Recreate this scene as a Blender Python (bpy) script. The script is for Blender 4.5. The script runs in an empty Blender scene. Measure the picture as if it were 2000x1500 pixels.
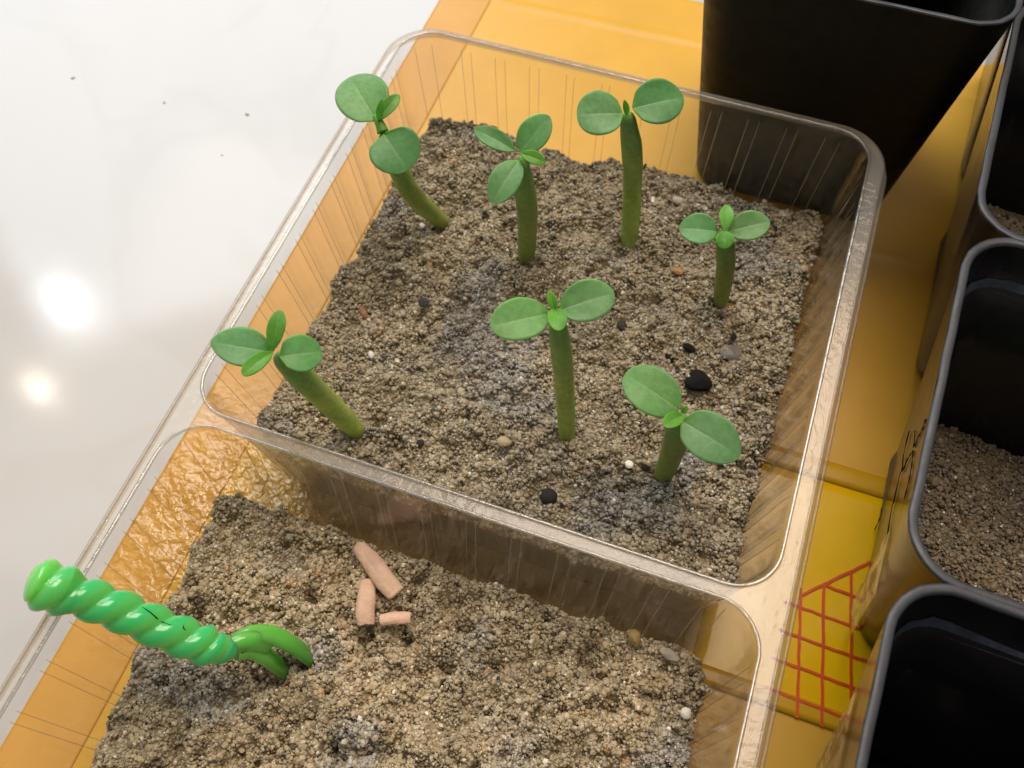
# Clear plastic seedling tray on a white table: written in millimetres, table top at z = 0
import bpy, bmesh, math, random
import numpy as np
from mathutils import Vector, Matrix

random.seed(7)
RNG = np.random.default_rng(11)
MM = 0.001
scene = bpy.context.scene
COL = scene.collection
PI = math.pi

# ---------------------------------------------------------------- camera, world, lamps, exposure
cam_d = bpy.data.cameras.new('camera')
cam = bpy.data.objects.new('camera', cam_d)
COL.objects.link(cam)
cam_d.sensor_width = 36.0
cam_d.lens = 36.0 * 1776.0 / 2000.0
cam_d.clip_start = 0.005
cam_d.clip_end = 50.0
ROT = ((0.94128, -0.28858, 0.17525), (0.33731, 0.82628, -0.45110), (-0.01463, 0.48372, 0.87510))
M = Matrix(ROT).to_4x4()
M.translation = Vector((79.417, -45.784, 174.291)) * MM
cam.matrix_world = M
cam_d.dof.use_dof = True
cam_d.dof.focus_distance = 0.150
cam_d.dof.aperture_fstop = 32.0
scene.camera = cam

world = bpy.data.worlds.new('World')
scene.world = world
world.use_nodes = True
bg = world.node_tree.nodes['Background']
bg.inputs[0].default_value = (1.0, 0.90, 0.78, 1)
bg.inputs[1].default_value = 0.235

def area_lamp(name, loc, target, size, size_y, watts, color, shape='RECTANGLE'):
    d = bpy.data.lights.new(name, 'AREA')
    d.shape = shape
    d.size = size
    if shape in ('RECTANGLE', 'ELLIPSE'):
        d.size_y = size_y
    d.energy = watts
    d.color = color
    o = bpy.data.objects.new(name, d)
    o.location = loc
    o.rotation_euler = (Vector(target) - Vector(loc)).to_track_quat('-Z', 'Y').to_euler()
    COL.objects.link(o)
    return o

# the ceiling fitting whose mirror image lies on the tray rim, the window beyond, two small spots
area_lamp('ceiling_lamp', (0.125, 0.70, 1.54), (0.125, 0.70, 0), 0.77, 1.05, 23.0, (1.0, 0.85, 0.70))
area_lamp('ceiling_lamp_side', (-0.76, 0.70, 1.54), (-0.76, 0.70, 0), 0.98, 1.15, 5.0, (1.0, 0.89, 0.78))
area_lamp('window_light', (-1.35, 1.55, 1.55), (0, 0, 0), 1.5, 1.3, 29.0, (0.78, 0.89, 1.0))
area_lamp('spot_lamp_cool', (-1.667, 0.904, 2.0), (0, 0, 0), 0.075, 0.075, 0.85, (0.93, 0.96, 1.0), 'DISK')
area_lamp('spot_lamp_warm', (-1.583, 0.638, 2.0), (0, 0, 0), 0.042, 0.042, 0.42, (1.0, 0.88, 0.72), 'DISK')

scene.view_settings.view_transform = 'Standard'
scene.view_settings.look = 'None'
scene.view_settings.exposure = 0.0
scene.view_settings.gamma = 1.0
scene.cycles.max_bounces = 12
scene.cycles.transparent_max_bounces = 24
scene.cycles.caustics_reflective = False
scene.cycles.caustics_refractive = False

# ---------------------------------------------------------------- data
SEEDLINGS = {
 'S1': dict(base=[20.96, 66.01, 20.5], mid=[17.33, 60.94, 34.68], top=[13.77, 60.96, 49.5], rad=2.24, leaves=[
   ([11.7, 62.94, 49.8], [3.62, 69.27, 52.5], [0.11, -0.27, 0.96], 9.99, 'cot', 0.5, 0.5),
   ([14.32, 60.29, 49.8], [20.32, 56.31, 46.5], [0.24, -0.37, 0.89], 9.82, 'cot', 0.42, 0.5),
   ([12.62, 61.98, 51.0], [14.86, 67.17, 53.5], [0.18, -0.49, 0.86], 2.61, 'young', 0.8, 0.6),
   ([12.71, 62.01, 51.0], [13.55, 62.86, 55.5], [0.14, -0.98, 0.16], 1.29, 'young', 0.8, 0.7),
 ]),
 'S2': dict(base=[41.25, 62.95, 20.5], mid=[41.76, 62.14, 35.4], top=[40.33, 62.32, 51.0], rad=1.99, leaves=[
   ([39.23, 62.94, 51.3], [30.88, 64.11, 53.0], [0.13, -0.38, 0.92], 3.61, 'cot', 0.7, 0.62),
   ([40.1, 62.98, 51.3], [43.55, 68.57, 56.0], [-0.0, -0.64, 0.77], 5.57, 'cot', 0.62, 0.6),
   ([40.44, 60.91, 51.3], [38.62, 52.15, 49.0], [0.16, -0.28, 0.95], 5.53, 'cot', 0.6, 0.62),
   ([40.77, 61.64, 52.5], [45.38, 61.41, 52.0], [0.08, -0.38, 0.92], 2.45, 'young', 0.7, 0.6),
 ]),
 'S3': dict(base=[60.78, 72.67, 20.5], mid=[58.22, 77.94, 37.8], top=[56.5, 73.65, 56.0], rad=1.86, leaves=[
   ([55.83, 72.96, 56.3], [48.46, 69.44, 57.0], [0.25, -0.35, 0.9], 8.15, 'cot', 0.5, 0.45),
   ([57.19, 74.74, 56.3], [65.07, 79.58, 57.0], [0.15, -0.38, 0.91], 8.15, 'cot', 0.5, 0.55),
   ([56.81, 71.75, 57.5], [56.22, 71.35, 61.0], [0.6, -0.8, 0.01], 1.1, 'young', 0.8, 0.7),
 ]),
 'S4': dict(base=[82.08, 65.26, 20.5], mid=[80.95, 65.84, 31.08], top=[78.94, 64.94, 42.0], rad=1.83, leaves=[
   ([77.66, 64.49, 42.3], [70.91, 62.44, 43.0], [0.19, -0.32, 0.93], 5.82, 'cot', 0.62, 0.6),
   ([79.42, 65.1, 42.3], [85.96, 68.27, 44.0], [-0.04, -0.4, 0.92], 5.5, 'cot', 0.6, 0.55),
   ([78.89, 63.91, 43.5], [77.85, 68.73, 45.0], [-0.01, -0.3, 0.95], 2.6, 'young', 0.75, 0.6),
   ([78.72, 63.85, 43.5], [79.74, 60.71, 43.0], [-0.07, -0.18, 0.98], 3.26, 'young', 0.75, 0.5),
 ]),
 'S5': dict(base=[62.22, 26.19, 20.5], mid=[60.03, 28.62, 39.24], top=[58.41, 27.6, 59.0], rad=1.66, leaves=[
   ([57.6, 26.82, 59.3], [50.54, 20.7, 61.0], [0.33, -0.12, 0.94], 6.62, 'cot', 0.6, 0.55),
   ([58.96, 27.88, 59.3], [65.92, 32.42, 61.0], [0.01, -0.36, 0.93], 6.43, 'cot', 0.55, 0.52),
   ([58.38, 26.83, 60.5], [57.07, 28.17, 63.0], [0.42, -0.69, 0.59], 1.43, 'young', 0.8, 0.6),
   ([58.47, 27.06, 60.5], [60.31, 23.04, 62.0], [-0.19, 0.27, 0.95], 2.89, 'young', 0.8, 0.5),
 ]),
 'S6': dict(base=[81.18, 25.04, 20.5], mid=[81.37, 25.72, 31.8], top=[80.83, 24.81, 43.5], rad=2.29, leaves=[
   ([80.24, 25.91, 43.8], [70.5, 27.91, 46.5], [0.19, -0.32, 0.93], 7.72, 'cot', 0.55, 0.5),
   ([81.22, 24.1, 43.8], [91.44, 21.67, 42.5], [0.05, -0.28, 0.96], 7.9, 'cot', 0.5, 0.6),
   ([80.98, 24.35, 45.0], [78.81, 20.54, 47.5], [0.4, 0.34, 0.85], 2.52, 'young', 0.8, 0.5),
   ([80.91, 24.9, 45.0], [81.31, 25.38, 46.5], [-0.34, -0.87, 0.37], 0.94, 'young', 0.8, 0.6),
 ]),
 'S7': dict(base=[23.99, 14.6, 20.5], mid=[21.0, 12.36, 36.84], top=[19.48, 9.07, 54.0], rad=2.38, leaves=[
   ([18.33, 9.06, 54.3], [10.15, 6.42, 57.0], [0.36, -0.18, 0.91], 6.28, 'cot', 0.6, 0.68),
   ([19.94, 8.84, 54.3], [24.76, 12.86, 52.0], [0.46, -0.05, 0.89], 6.08, 'cot', 0.5, 0.55),
   ([19.08, 8.75, 55.5], [18.63, 14.08, 59.0], [0.28, -0.51, 0.81], 2.68, 'young', 0.8, 0.55),
   ([19.16, 8.59, 55.5], [17.48, 3.0, 57.0], [0.37, 0.13, 0.92], 2.58, 'young', 0.8, 0.55),
 ]),
}
INK = [
   [(38.0, 0.46), (37.0, 0.48), (35.5, 0.48), (34.2, 0.48), (33.0, 0.48), (31.0, 0.46), (27.8, 0.42), (27.8, 0.46), (25.5, 0.46), (23.8, 0.46), (21.8, 0.46), (21.5, 0.48), (18.2, 0.46), (15.8, 0.44), (13.5, 0.42), (12.5, 0.44)] ,
   [(25.0, 0.06), (24.0, 0.08), (24.5, 0.14), (25.2, 0.22)] ,
   [(30.8, 0.28), (27.8, 0.24), (25.2, 0.22)] ,
   [(24.0, 0.2), (26.0, 0.3), (26.5, 0.4)] ,
   [(23.8, 0.2), (20.0, 0.16), (16.5, 0.14), (13.8, 0.16)] ,
   [(34.8, 0.88), (31.5, 0.88), (32.5, 0.98), (30.5, 1.0)] ,
]

# ---------------------------------------------------------------- helpers
def mesh_from(name, verts, faces, mat, smooth=True, colors=None):
    me = bpy.data.meshes.new(name)
    v = np.asarray(verts, dtype=np.float64) * MM
    if isinstance(faces, np.ndarray):
        nf, k = faces.shape
        me.vertices.add(len(v))
        me.vertices.foreach_set('co', v.astype(np.float32).ravel())
        me.loops.add(nf * k)
        me.loops.foreach_set('vertex_index', faces.astype(np.int32).ravel())
        me.polygons.add(nf)
        me.polygons.foreach_set('loop_start', np.arange(0, nf * k, k, dtype=np.int32))
        me.update(calc_edges=True)
    else:
        me.from_pydata([tuple(q) for q in v], [], [tuple(f) for f in faces])
    me.validate()
    me.polygons.foreach_set('use_smooth', np.full(len(me.polygons), smooth))
    if colors is not None:
        a = me.color_attributes.new('tint', 'FLOAT_COLOR', 'POINT')
        c = np.ones((len(v), 4), dtype=np.float32)
        c[:, :3] = colors
        a.data.foreach_set('color', c.ravel())
    me.materials.append(mat)
    me.update()
    return me

def obj(name, verts, faces, mat, parent=None, smooth=True, colors=None):
    """one mesh object; coordinates are world millimetres, made local to the parent's base"""
    v = np.asarray(verts, dtype=np.float64)
    if parent is not None:
        v = v - np.array(base_of(parent))
    o = bpy.data.objects.new(name, mesh_from(name, v, faces, mat, smooth, colors))
    COL.objects.link(o)
    if parent is not None:
        o.parent = parent
    return o

def base_of(o):
    p = Vector((0, 0, 0))
    while o is not None:
        p += o.location
        o = o.parent
    return [c / MM for c in p]

def tag(o, label, cat, group=None, kind=None):
    o['label'] = label
    o['category'] = cat
    if group: o['group'] = group
    if kind: o['kind'] = kind
    return o

def thing(name, label, cat, loc, group=None):
    o = bpy.data.objects.new(name, None)
    o.empty_display_size = 0.005
    o.location = Vector(loc) * MM
    COL.objects.link(o)
    return tag(o, label, cat, group)

def solid(o, t, offset=0.0):
    m = o.modifiers.new('thickness', 'SOLIDIFY')
    m.thickness = t * MM
    m.offset = offset
    m.use_even_offset = False
    return o

def grid_faces(nu, nv, wrap=False):
    """nu rings of nv points"""
    f = []
    for i in range(nu - 1):
        for j in range(nv if wrap else nv - 1):
            a, b = i * nv + j, i * nv + (j + 1) % nv
            f.append((a, b, b + nv, a + nv))
    return f

_LAT = [RNG.random((64, 64)) for _ in range(24)]
def vnoise(x, y, s=0):
    L = _LAT[s % 24]
    x = np.asarray(x, float) + 1000.0 + 7.3 * s
    y = np.asarray(y, float) + 1000.0 + 3.1 * s
    xi, yi = np.floor(x).astype(int), np.floor(y).astype(int)
    fx, fy = x - xi, y - yi
    fx, fy = fx * fx * (3 - 2 * fx), fy * fy * (3 - 2 * fy)
    a, b = L[xi % 64, yi % 64], L[(xi + 1) % 64, yi % 64]
    c, d = L[xi % 64, (yi + 1) % 64], L[(xi + 1) % 64, (yi + 1) % 64]
    return (a * (1 - fx) + b * fx) * (1 - fy) + (c * (1 - fx) + d * fx) * fy

def smooth_path(pts, n):
    """Catmull-Rom through pts"""
    P = np.array(pts, float)
    P = np.vstack([2 * P[0] - P[1], P, 2 * P[-1] - P[-2]])
    out = []
    m = len(P) - 3
    for t in np.linspace(0, m - 1e-6, n):
        i = int(t); u = t - i
        a, b, c, d = P[i:i + 4]
        out.append(.5 * (2 * b + (c - a) * u + (2 * a - 5 * b + 4 * c - d) * u * u + (3 * b - a - 3 * c + d) * u ** 3))
    return np.array(out)

def sweep(path, radius, nseg=20, cap=True, ref=(0, 0, 1)):
    """radius(s, theta) -> mm; returns verts, faces"""
    path = np.asarray(path, float)
    n = len(path)
    T = np.gradient(path, axis=0)
    T /= np.linalg.norm(T, axis=1)[:, None]
    V = []
    U = np.cross(T[0], np.array(ref, float)); U /= np.linalg.norm(U)
    for i in range(n):
        U = U - (U @ T[i]) * T[i]; U /= np.linalg.norm(U)
        W = np.cross(T[i], U)
        for j in range(nseg):
            th = 2 * PI * j / nseg
            r = radius(i / (n - 1), th)
            V.append(path[i] + r * (math.cos(th) * U + math.sin(th) * W))
    F = grid_faces(n, nseg, True)
    if cap:
        F.append(tuple(range(nseg))[::-1])
        F.append(tuple(range((n - 1) * nseg, n * nseg)))
    return np.array(V), F

# ---------------------------------------------------------------- materials
def new_mat(name):
    m = bpy.data.materials.new(name)
    m.use_nodes = True
    nt = m.node_tree
    return m, nt, nt.nodes['Principled BSDF'], nt.nodes['Material Output']

def N(nt, kind, **kw):
    n = nt.nodes.new(kind)
    for k, v in kw.items():
        setattr(n, k, v)
    return n

def noise(nt, scale, detail=4, rough=.55, vec=None):
    n = N(nt, 'ShaderNodeTexNoise')
    n.inputs['Scale'].default_value = scale
    n.inputs['Detail'].default_value = detail
    n.inputs['Roughness'].default_value = rough
    if vec is not None:
        nt.links.new(vec, n.inputs['Vector'])
    return n

def ramp(nt, fac, stops):
    r = N(nt, 'ShaderNodeValToRGB')
    el = r.color_ramp.elements
    while len(el) < len(stops):
        el.new(.5)
    for e, (p, c) in zip(el, stops):
        e.position = p
        e.color = (*c, 1)
    nt.links.new(fac, r.inputs[0])
    return r

def bump(nt, height, strength, dist, bsdf):
    b = N(nt, 'ShaderNodeBump')
    b.inputs['Strength'].default_value = strength
    b.inputs['Distance'].default_value = dist
    nt.links.new(height, b.inputs['Height'])
    nt.links.new(b.outputs[0], bsdf.inputs['Normal'])
    return b

def obj_coord(nt):
    return N(nt, 'ShaderNodeNewGeometry').outputs['Position']

def mat_simple(name, col, rough=.5, spec=.5, bump_s=0, bump_scale=300, bump_d=.0004, var=.0, coat=0):
    m, nt, b, out = new_mat(name)
    b.inputs['Base Color'].default_value = (*col, 1)
    b.inputs['Roughness'].default_value = rough
    b.inputs['Specular IOR Level'].default_value = spec
    b.inputs['Coat Weight'].default_value = coat
    pos = obj_coord(nt)
    if var:
        n = noise(nt, bump_scale * .35, 5, .6, pos)
        lo = tuple(c * (1 - var) for c in col); hi = tuple(min(1, c * (1 + var)) for c in col)
        r = ramp(nt, n.outputs['Fac'], [(.3, lo), (.7, hi)])
        nt.links.new(r.outputs[0], b.inputs['Base Color'])
    if bump_s:
        n2 = noise(nt, bump_scale, 5, .6, pos)
        bump(nt, n2.outputs['Fac'], bump_s, bump_d, b)
    return m

# glossy pale table with faint marbling
m, nt, b, out = new_mat('table_laminate')
pos = obj_coord(nt)
n1 = noise(nt, 7, 5, .55, pos); n1.inputs['Distortion'].default_value = .5
n2 = noise(nt, 13, 3, .5, pos); n2.inputs['Distortion'].default_value = .8
r1 = ramp(nt, n1.outputs['Fac'], [(.28, (.545, .542, .536)), (.44, (.59, .588, .583)), (.58, (.565, .562, .556)), (.74, (.61, .61, .607))])
r2 = ramp(nt, n2.outputs['Fac'], [(.455, (1, 1, 1)), (.495, (.955, .95, .942)), (.54, (1, 1, 1))])
mx = N(nt, 'ShaderNodeMixRGB', blend_type='MULTIPLY'); mx.inputs[0].default_value = .8
nt.links.new(r1.outputs[0], mx.inputs[1]); nt.links.new(r2.outputs[0], mx.inputs[2])
nt.links.new(mx.outputs[0], b.inputs['Base Color'])
nr = noise(nt, 16, 5, .65, pos)
rr0 = ramp(nt, nr.outputs['Fac'], [(.35, (.085,) * 3), (.55, (.10,) * 3), (.72, (.16,) * 3)])
nt.links.new(rr0.outputs[0], b.inputs['Roughness'])
b.inputs['Specular IOR Level'].default_value = .5
n3 = noise(nt, 60, 3, .5, pos)
bump(nt, n3.outputs['Fac'], .05, .0006, b)
MAT_TABLE = m

def mat_bag(name, col, rough, var=.06):
    m, nt, b, out = new_mat(name)
    pos = obj_coord(nt)
    n = noise(nt, 45, 6, .65, pos)
    r = ramp(nt, n.outputs['Fac'], [(.3, tuple(c * (1 - var) for c in col)), (.7, tuple(min(1, c * (1 + var)) for c in col))])
    nt.links.new(r.outputs[0], b.inputs['Base Color'])
    b.inputs['Roughness'].default_value = rough
    n2 = noise(nt, 160, 4, .6, pos)
    b1 = bump(nt, n2.outputs['Fac'], .12, .0008, b)
    # crumpled, shiny patch of the film under the near-left part of the tray, fading out unevenly
    ds = N(nt, 'ShaderNodeVectorMath', operation='DISTANCE'); ds.inputs[1].default_value = (.001, -.003, 0)
    nt.links.new(pos, ds.inputs[0])
    nm = noise(nt, 70, 3, .6, pos)
    sm = N(nt, 'ShaderNodeMath', operation='MULTIPLY_ADD'); sm.inputs[1].default_value = .026
    nt.links.new(nm.outputs['Fac'], sm.inputs[0]); nt.links.new(ds.outputs['Value'], sm.inputs[2])
    mr = N(nt, 'ShaderNodeMapRange'); mr.inputs[1].default_value = .047; mr.inputs[2].default_value = .022
    nt.links.new(sm.outputs[0], mr.inputs[0])
    rmix = N(nt, 'ShaderNodeMapRange'); rmix.inputs[3].default_value = rough; rmix.inputs[4].default_value = .05
    nt.links.new(mr.outputs[0], rmix.inputs[0]); nt.links.new(rmix.outputs[0], b.inputs['Roughness'])
    n4 = noise(nt, 520, 2, .45, pos); n4.inputs['Distortion'].default_value = .3
    smx = N(nt, 'ShaderNodeMapRange'); smx.inputs[3].default_value = .5; smx.inputs[4].default_value = 1.0
    nt.links.new(mr.outputs[0], smx.inputs[0]); nt.links.new(smx.outputs[0], b.inputs['Specular IOR Level'])
    hm = N(nt, 'ShaderNodeMath', operation='MULTIPLY')
    nt.links.new(n4.outputs['Fac'], hm.inputs[0]); nt.links.new(mr.outputs[0], hm.inputs[1])
    b2 = N(nt, 'ShaderNodeBump'); b2.inputs['Strength'].default_value = 1.0; b2.inputs['Distance'].default_value = .0012
    nt.links.new(hm.outputs[0], b2.inputs['Height']); nt.links.new(b1.outputs[0], b2.inputs['Normal'])
    nt.links.new(b2.outputs[0], b.inputs['Normal'])
    return m
MAT_BAG = mat_bag('amber_film', (.76, .425, .042), .38)
MAT_BAG_FOLD = mat_bag('amber_film_double', (.69, .36, .060), .42)
MAT_PANEL = mat_bag('yellow_film', (1.0, .58, .004), .22)
MAT_BAND = mat_bag('amber_seam', (.72, .40, .012), .32)
MAT_RED = mat_simple('red_print', (.80, .10, .008), .35, var=.15, bump_scale=900)

# thin clear plastic: light passes straight on, a share is mirrored that grows towards grazing
def mat_clear(name, haze=.035, clear=(.985, .98, .97), f0=.05, rough=.06, rim_dark=(.86, .83, .79)):
    m, nt, b, out = new_mat(name)
    nt.nodes.remove(b)
    tr = N(nt, 'ShaderNodeBsdfTransparent')
    lw0 = N(nt, 'ShaderNodeLayerWeight'); lw0.inputs[0].default_value = .5
    p3 = N(nt, 'ShaderNodeMath', operation='POWER'); p3.inputs[1].default_value = 3.0
    nt.links.new(lw0.outputs['Facing'], p3.inputs[0])
    rt = ramp(nt, p3.outputs[0], [(0, clear), (1, rim_dark)])     # longer way through the wall when seen aslant
    nt.links.new(rt.outputs[0], tr.inputs[0])
    gl = N(nt, 'ShaderNodeBsdfGlossy'); gl.inputs['Roughness'].default_value = rough
    df = N(nt, 'ShaderNodeBsdfDiffuse'); df.inputs[0].default_value = (.8, .78, .74, 1)
    lw = N(nt, 'ShaderNodeLayerWeight'); lw.inputs[0].default_value = .5
    p5 = N(nt, 'ShaderNodeMath', operation='POWER'); p5.inputs[1].default_value = 5.0
    nt.links.new(lw.outputs['Facing'], p5.inputs[0])
    mad = N(nt, 'ShaderNodeMath', operation='MULTIPLY_ADD'); mad.inputs[1].default_value = .95; mad.inputs[2].default_value = f0
    nt.links.new(p5.outputs[0], mad.inputs[0])
    pos = obj_coord(nt)
    n = noise(nt, 700, 3, .6, pos)
    n2 = noise(nt, 90, 4, .6, pos)
    add = N(nt, 'ShaderNodeMath', operation='ADD')
    nt.links.new(n.outputs['Fac'], add.inputs[0]); nt.links.new(n2.outputs['Fac'], add.inputs[1])
    bp = N(nt, 'ShaderNodeBump'); bp.inputs['Strength'].default_value = .30 if haze > .02 else .18; bp.inputs['Distance'].default_value = .0004
    nt.links.new(add.outputs[0], bp.inputs['Height'])
    nrm = bp.outputs[0]
    nt.links.new(nrm, gl.inputs['Normal'])
    m1 = N(nt, 'ShaderNodeMixShader'); m2 = N(nt, 'ShaderNodeMixShader')
    m2.inputs[0].default_value = haze
    nt.links.new(mad.outputs[0], m1.inputs[0]); nt.links.new(tr.outputs[0], m1.inputs[1]); nt.links.new(gl.outputs[0], m1.inputs[2])
    nt.links.new(m1.outputs[0], m2.inputs[1]); nt.links.new(df.outputs[0], m2.inputs[2])
    nt.links.new(m2.outputs[0], out.inputs['Surface'])
    return m
MAT_CLEAR = mat_clear('clear_plastic', .010, rim_dark=(.94, .92, .90))
MAT_RIM = mat_clear('clear_plastic_rim', .12, (.965, .95, .925), .036)
MAT_RIDGE = mat_clear('clear_plastic_ridge', .14, (.985, .98, .97), .09, .05, (.95, .94, .92))
MAT_BEAD = mat_clear('clear_plastic_bead', .12, (.93, .92, .90), .16, .03)

# sand: every grain carries its own mineral colour
m, nt, b, out = new_mat('sand')
at = N(nt, 'ShaderNodeVertexColor', layer_name='tint')
nt.links.new(at.outputs['Color'], b.inputs['Base Color'])
geo = N(nt, 'ShaderNodeNewGeometry')
rg_ = ramp(nt, geo.outputs['Random Per Island'], [(0, (.62, .62, .62)), (.7, (.45, .45, .45)), (.86, (.18, .18, .18)), (1, (.10, .10, .10))])
nt.links.new(rg_.outputs[0], b.inputs['Roughness'])
b.inputs['Specular IOR Level'].default_value = .55
MAT_SAND = m

m, nt, b, out = new_mat('plant_tissue')
at = N(nt, 'ShaderNodeVertexColor', layer_name='tint')
pos = obj_coord(nt)
nn = noise(nt, 900, 4, .6, pos)
rr_ = ramp(nt, nn.outputs['Fac'], [(.3, (.82, .84, .80)), (.7, (1.12, 1.10, 1.06))])
mx = N(nt, 'ShaderNodeMixRGB', blend_type='MULTIPLY'); mx.inputs[0].default_value = 1
nt.links.new(at.outputs['Color'], mx.inputs[1]); nt.links.new(rr_.outputs[0], mx.inputs[2])
nt.links.new(mx.outputs[0], b.inputs['Base Color'])
b.inputs['Roughness'].default_value = .42
b.inputs['Specular IOR Level'].default_value = .35
b.inputs['Subsurface Weight'].default_value = .6
b.inputs['Subsurface Scale'].default_value = .0012
b.inputs['Subsurface Radius'].default_value = (.4, 1.0, .2)
bump(nt, nn.outputs['Fac'], .25, .0003, b)
tl = N(nt, 'ShaderNodeBsdfTranslucent'); nt.links.new(mx.outputs[0], tl.inputs[0])
ms = N(nt, 'ShaderNodeMixShader'); ms.inputs[0].default_value = .22
nt.links.new(b.outputs[0], ms.inputs[1]); nt.links.new(tl.outputs[0], ms.inputs[2])
nt.links.new(ms.outputs[0], out.inputs['Surface'])
MAT_PLANT = m

m, nt, b, out = new_mat('green_soft_plastic')
at = N(nt, 'ShaderNodeVertexColor', layer_name='tint')
nt.links.new(at.outputs['Color'], b.inputs['Base Color'])
b.inputs['Roughness'].default_value = .17
b.inputs['Transmission Weight'].default_value = .10
b.inputs['Subsurface Weight'].default_value = 1.0
b.inputs['Subsurface Scale'].default_value = .005
b.inputs['Subsurface Radius'].default_value = (.5, 1.0, .35)
b.inputs['Coat Weight'].default_value = .2
pos = obj_coord(nt)
nn = noise(nt, 500, 3, .5, pos)
bump(nt, nn.outputs['Fac'], .12, .0004, b)
MAT_FORK = m

def mat_black(name, col, rough, var, spec=.5):
    m, nt, b, out = new_mat(name)
    b.inputs['Specular IOR Level'].default_value = spec
    pos = obj_coord(nt)
    n = noise(nt, 120, 6, .7, pos)
    r = ramp(nt, n.outputs['Fac'], [(.3, col), (.75, tuple(c * (1 + var) for c in col))])
    nt.links.new(r.outputs[0], b.inputs['Base Color'])
    n2 = noise(nt, 260, 4, .6, pos)
    r2 = ramp(nt, n2.outputs['Fac'], [(.3, (rough * .8,) * 3), (.7, (rough * 1.25,) * 3)])
    nt.links.new(r2.outputs[0], b.inputs['Roughness'])
    bump(nt, n.outputs['Fac'], .15, .0006, b)
    return m
MAT_GLOSS_BLACK = mat_black('black_gloss_plastic', (.010, .010, .011), .19, .8, .30)
MAT_RIM_BLACK = mat_black('black_rim_sheen', (.026, .029, .037), .42, 1.0)  # bluish base colour paints in the sheen of the pot rims
MAT_MATT_BLACK = mat_black('black_matt_plastic', (.0055, .0055, .005), .5, .6, .22)
MAT_INK = mat_simple('black_ink', (.006, .006, .006), .8, .1)
MAT_HUSK = mat_simple('tan_husk', (.78, .53, .385), .75, .2, .5, 900, .0004, .16)

# ---------------------------------------------------------------- setting: the table
def sheet(x0, x1, y0, y1, z, nx, ny, fz=None, xs=None, ys=None):
    xs = np.linspace(x0, x1, nx) if xs is None else xs
    ys = np.linspace(y0, y1, ny) if ys is None else ys
    nx, ny = len(xs), len(ys)
    X, Y = np.meshgrid(xs, ys)
    Z = np.full_like(X, z) if fz is None else z + fz(X, Y)
    return np.c_[X.ravel(), Y.ravel(), Z.ravel()], grid_faces(ny, nx)

v, f = sheet(-700, 700, -500, 700, 0, 29, 25)
top = solid(obj('table_top', v, f, MAT_TABLE), 25, -1)
tag(top, 'glossy white table top with faint grey marbling and mirrored lamp spots', 'table', kind='structure')

def pebble_mesh(name, centre, r, mat, seed, sq=(1, 1, .7), rot=0, parent=None, sub=2, rough=.25, colors=None):
    bm = bmesh.new()
    bmesh.ops.create_icosphere(bm, subdivisions=sub, radius=1)
    rg = np.random.default_rng(seed)
    k = rg.normal(size=(7, 3)); amp = rg.uniform(.4, 1, 7)
    P = np.array([q.co for q in bm.verts])
    F = [[q.index for q in fc.verts] for fc in bm.faces]
    bm.free()
    # facets: pull towards a few random planes
    d = np.ones(len(P))
    for kk, a in zip(k, amp):
        kk = kk / np.linalg.norm(kk)
        h = 1 - rough * a
        c = P @ kk
        d = np.minimum(d, np.where(c > h, h / np.maximum(c, 1e-3), 1))
    P = P * d[:, None] * np.array(sq) * r
    c, s = math.cos(rot), math.sin(rot)
    P = P @ np.array([[c, s, 0], [-s, c, 0], [0, 0, 1]])
    return obj(name, P + np.array(centre), F, mat, parent, smooth=False)

MAT_CRUMB = mat_simple('grey_crumb', (.70, .67, .64), .8, .2, .4, 900)
for i, (x, y, r, lab) in enumerate([
        (-48.8, 97.5, .75, 'grey crumb on the bare white table nearest the tray rim'),
        (-100.2, 94.2, .7, 'grey crumb lying farthest out on the white table, left of all others'),
        (-71.9, 94.2, .6, 'faint brownish crumb midway between two darker crumbs on the table'),
        (-48.2, 82.6, .45, 'tiny speck on the white table below the grey crumb by the tray')]):
    o = pebble_mesh('crumb', (x, y, r * .3), r * .7, MAT_CRUMB, 50 + i, (1.2, .8, .45), i)
    tag(o, lab, 'crumb', 'crumbs on the white table')

# ---------------------------------------------------------------- the amber plastic bag lying flat
def bag_relief(X, Y):
    z = .25 * vnoise(X / 22, Y / 22, 1)
    for y0, sl, a in ((159.5, .03, .5), (101.6, .03, .45)):
        z = z + a * np.exp(-((Y - y0 - sl * X) / .8) ** 2)
    return z
def crumple(X, Y):
    a = np.clip(1.15 - np.hypot((X - 0) / 24, (Y + 3) / 30), 0, 1)
    return bag_relief(X, Y) + a * (.8 * (vnoise(X / 4.5, Y / 4.5, 19) - .4) + .3 * vnoise(X / 1.6, Y / 1.6, 20))
bag = thing('plastic_bag', 'amber yellow plastic bag lying flat under the clear tray and the black pots', 'bag', (90, 60, 0))
XS = np.r_[np.arange(-17.2, 30, .6), np.linspace(30, 260, 76)]
YS = np.r_[np.linspace(-190, -40, 60), np.arange(-39.3, 30, .7), np.linspace(30, 177.5, 130)]
v, f = sheet(0, 0, 0, 0, .4, 0, 0, crumple, XS, YS)
solid(obj('bag_film', v, f, MAT_BAG, bag), .25, -1)
v, f = sheet(0, 0, 0, 0, .5, 0, 0, crumple, np.linspace(-17.0, -3.1, 24), YS[YS < 177.3])
solid(obj('folded_edge', v, f, MAT_BAG_FOLD, bag), .08, -1)
v, f = sheet(96, 215, -4.2, 43.2, .8, 50, 26, bag_relief)
solid(obj('print_panel', v, f, MAT_PANEL, bag), .2, -1)
v, f = sheet(96, 215, 43.4, 48.0, .85, 50, 4, bag_relief)
solid(obj('seam_band', v, f, MAT_BAND, bag), .2, -1)
v, f = sheet(96, 215, -4.15, -.6, .95, 50, 4, bag_relief)
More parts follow.
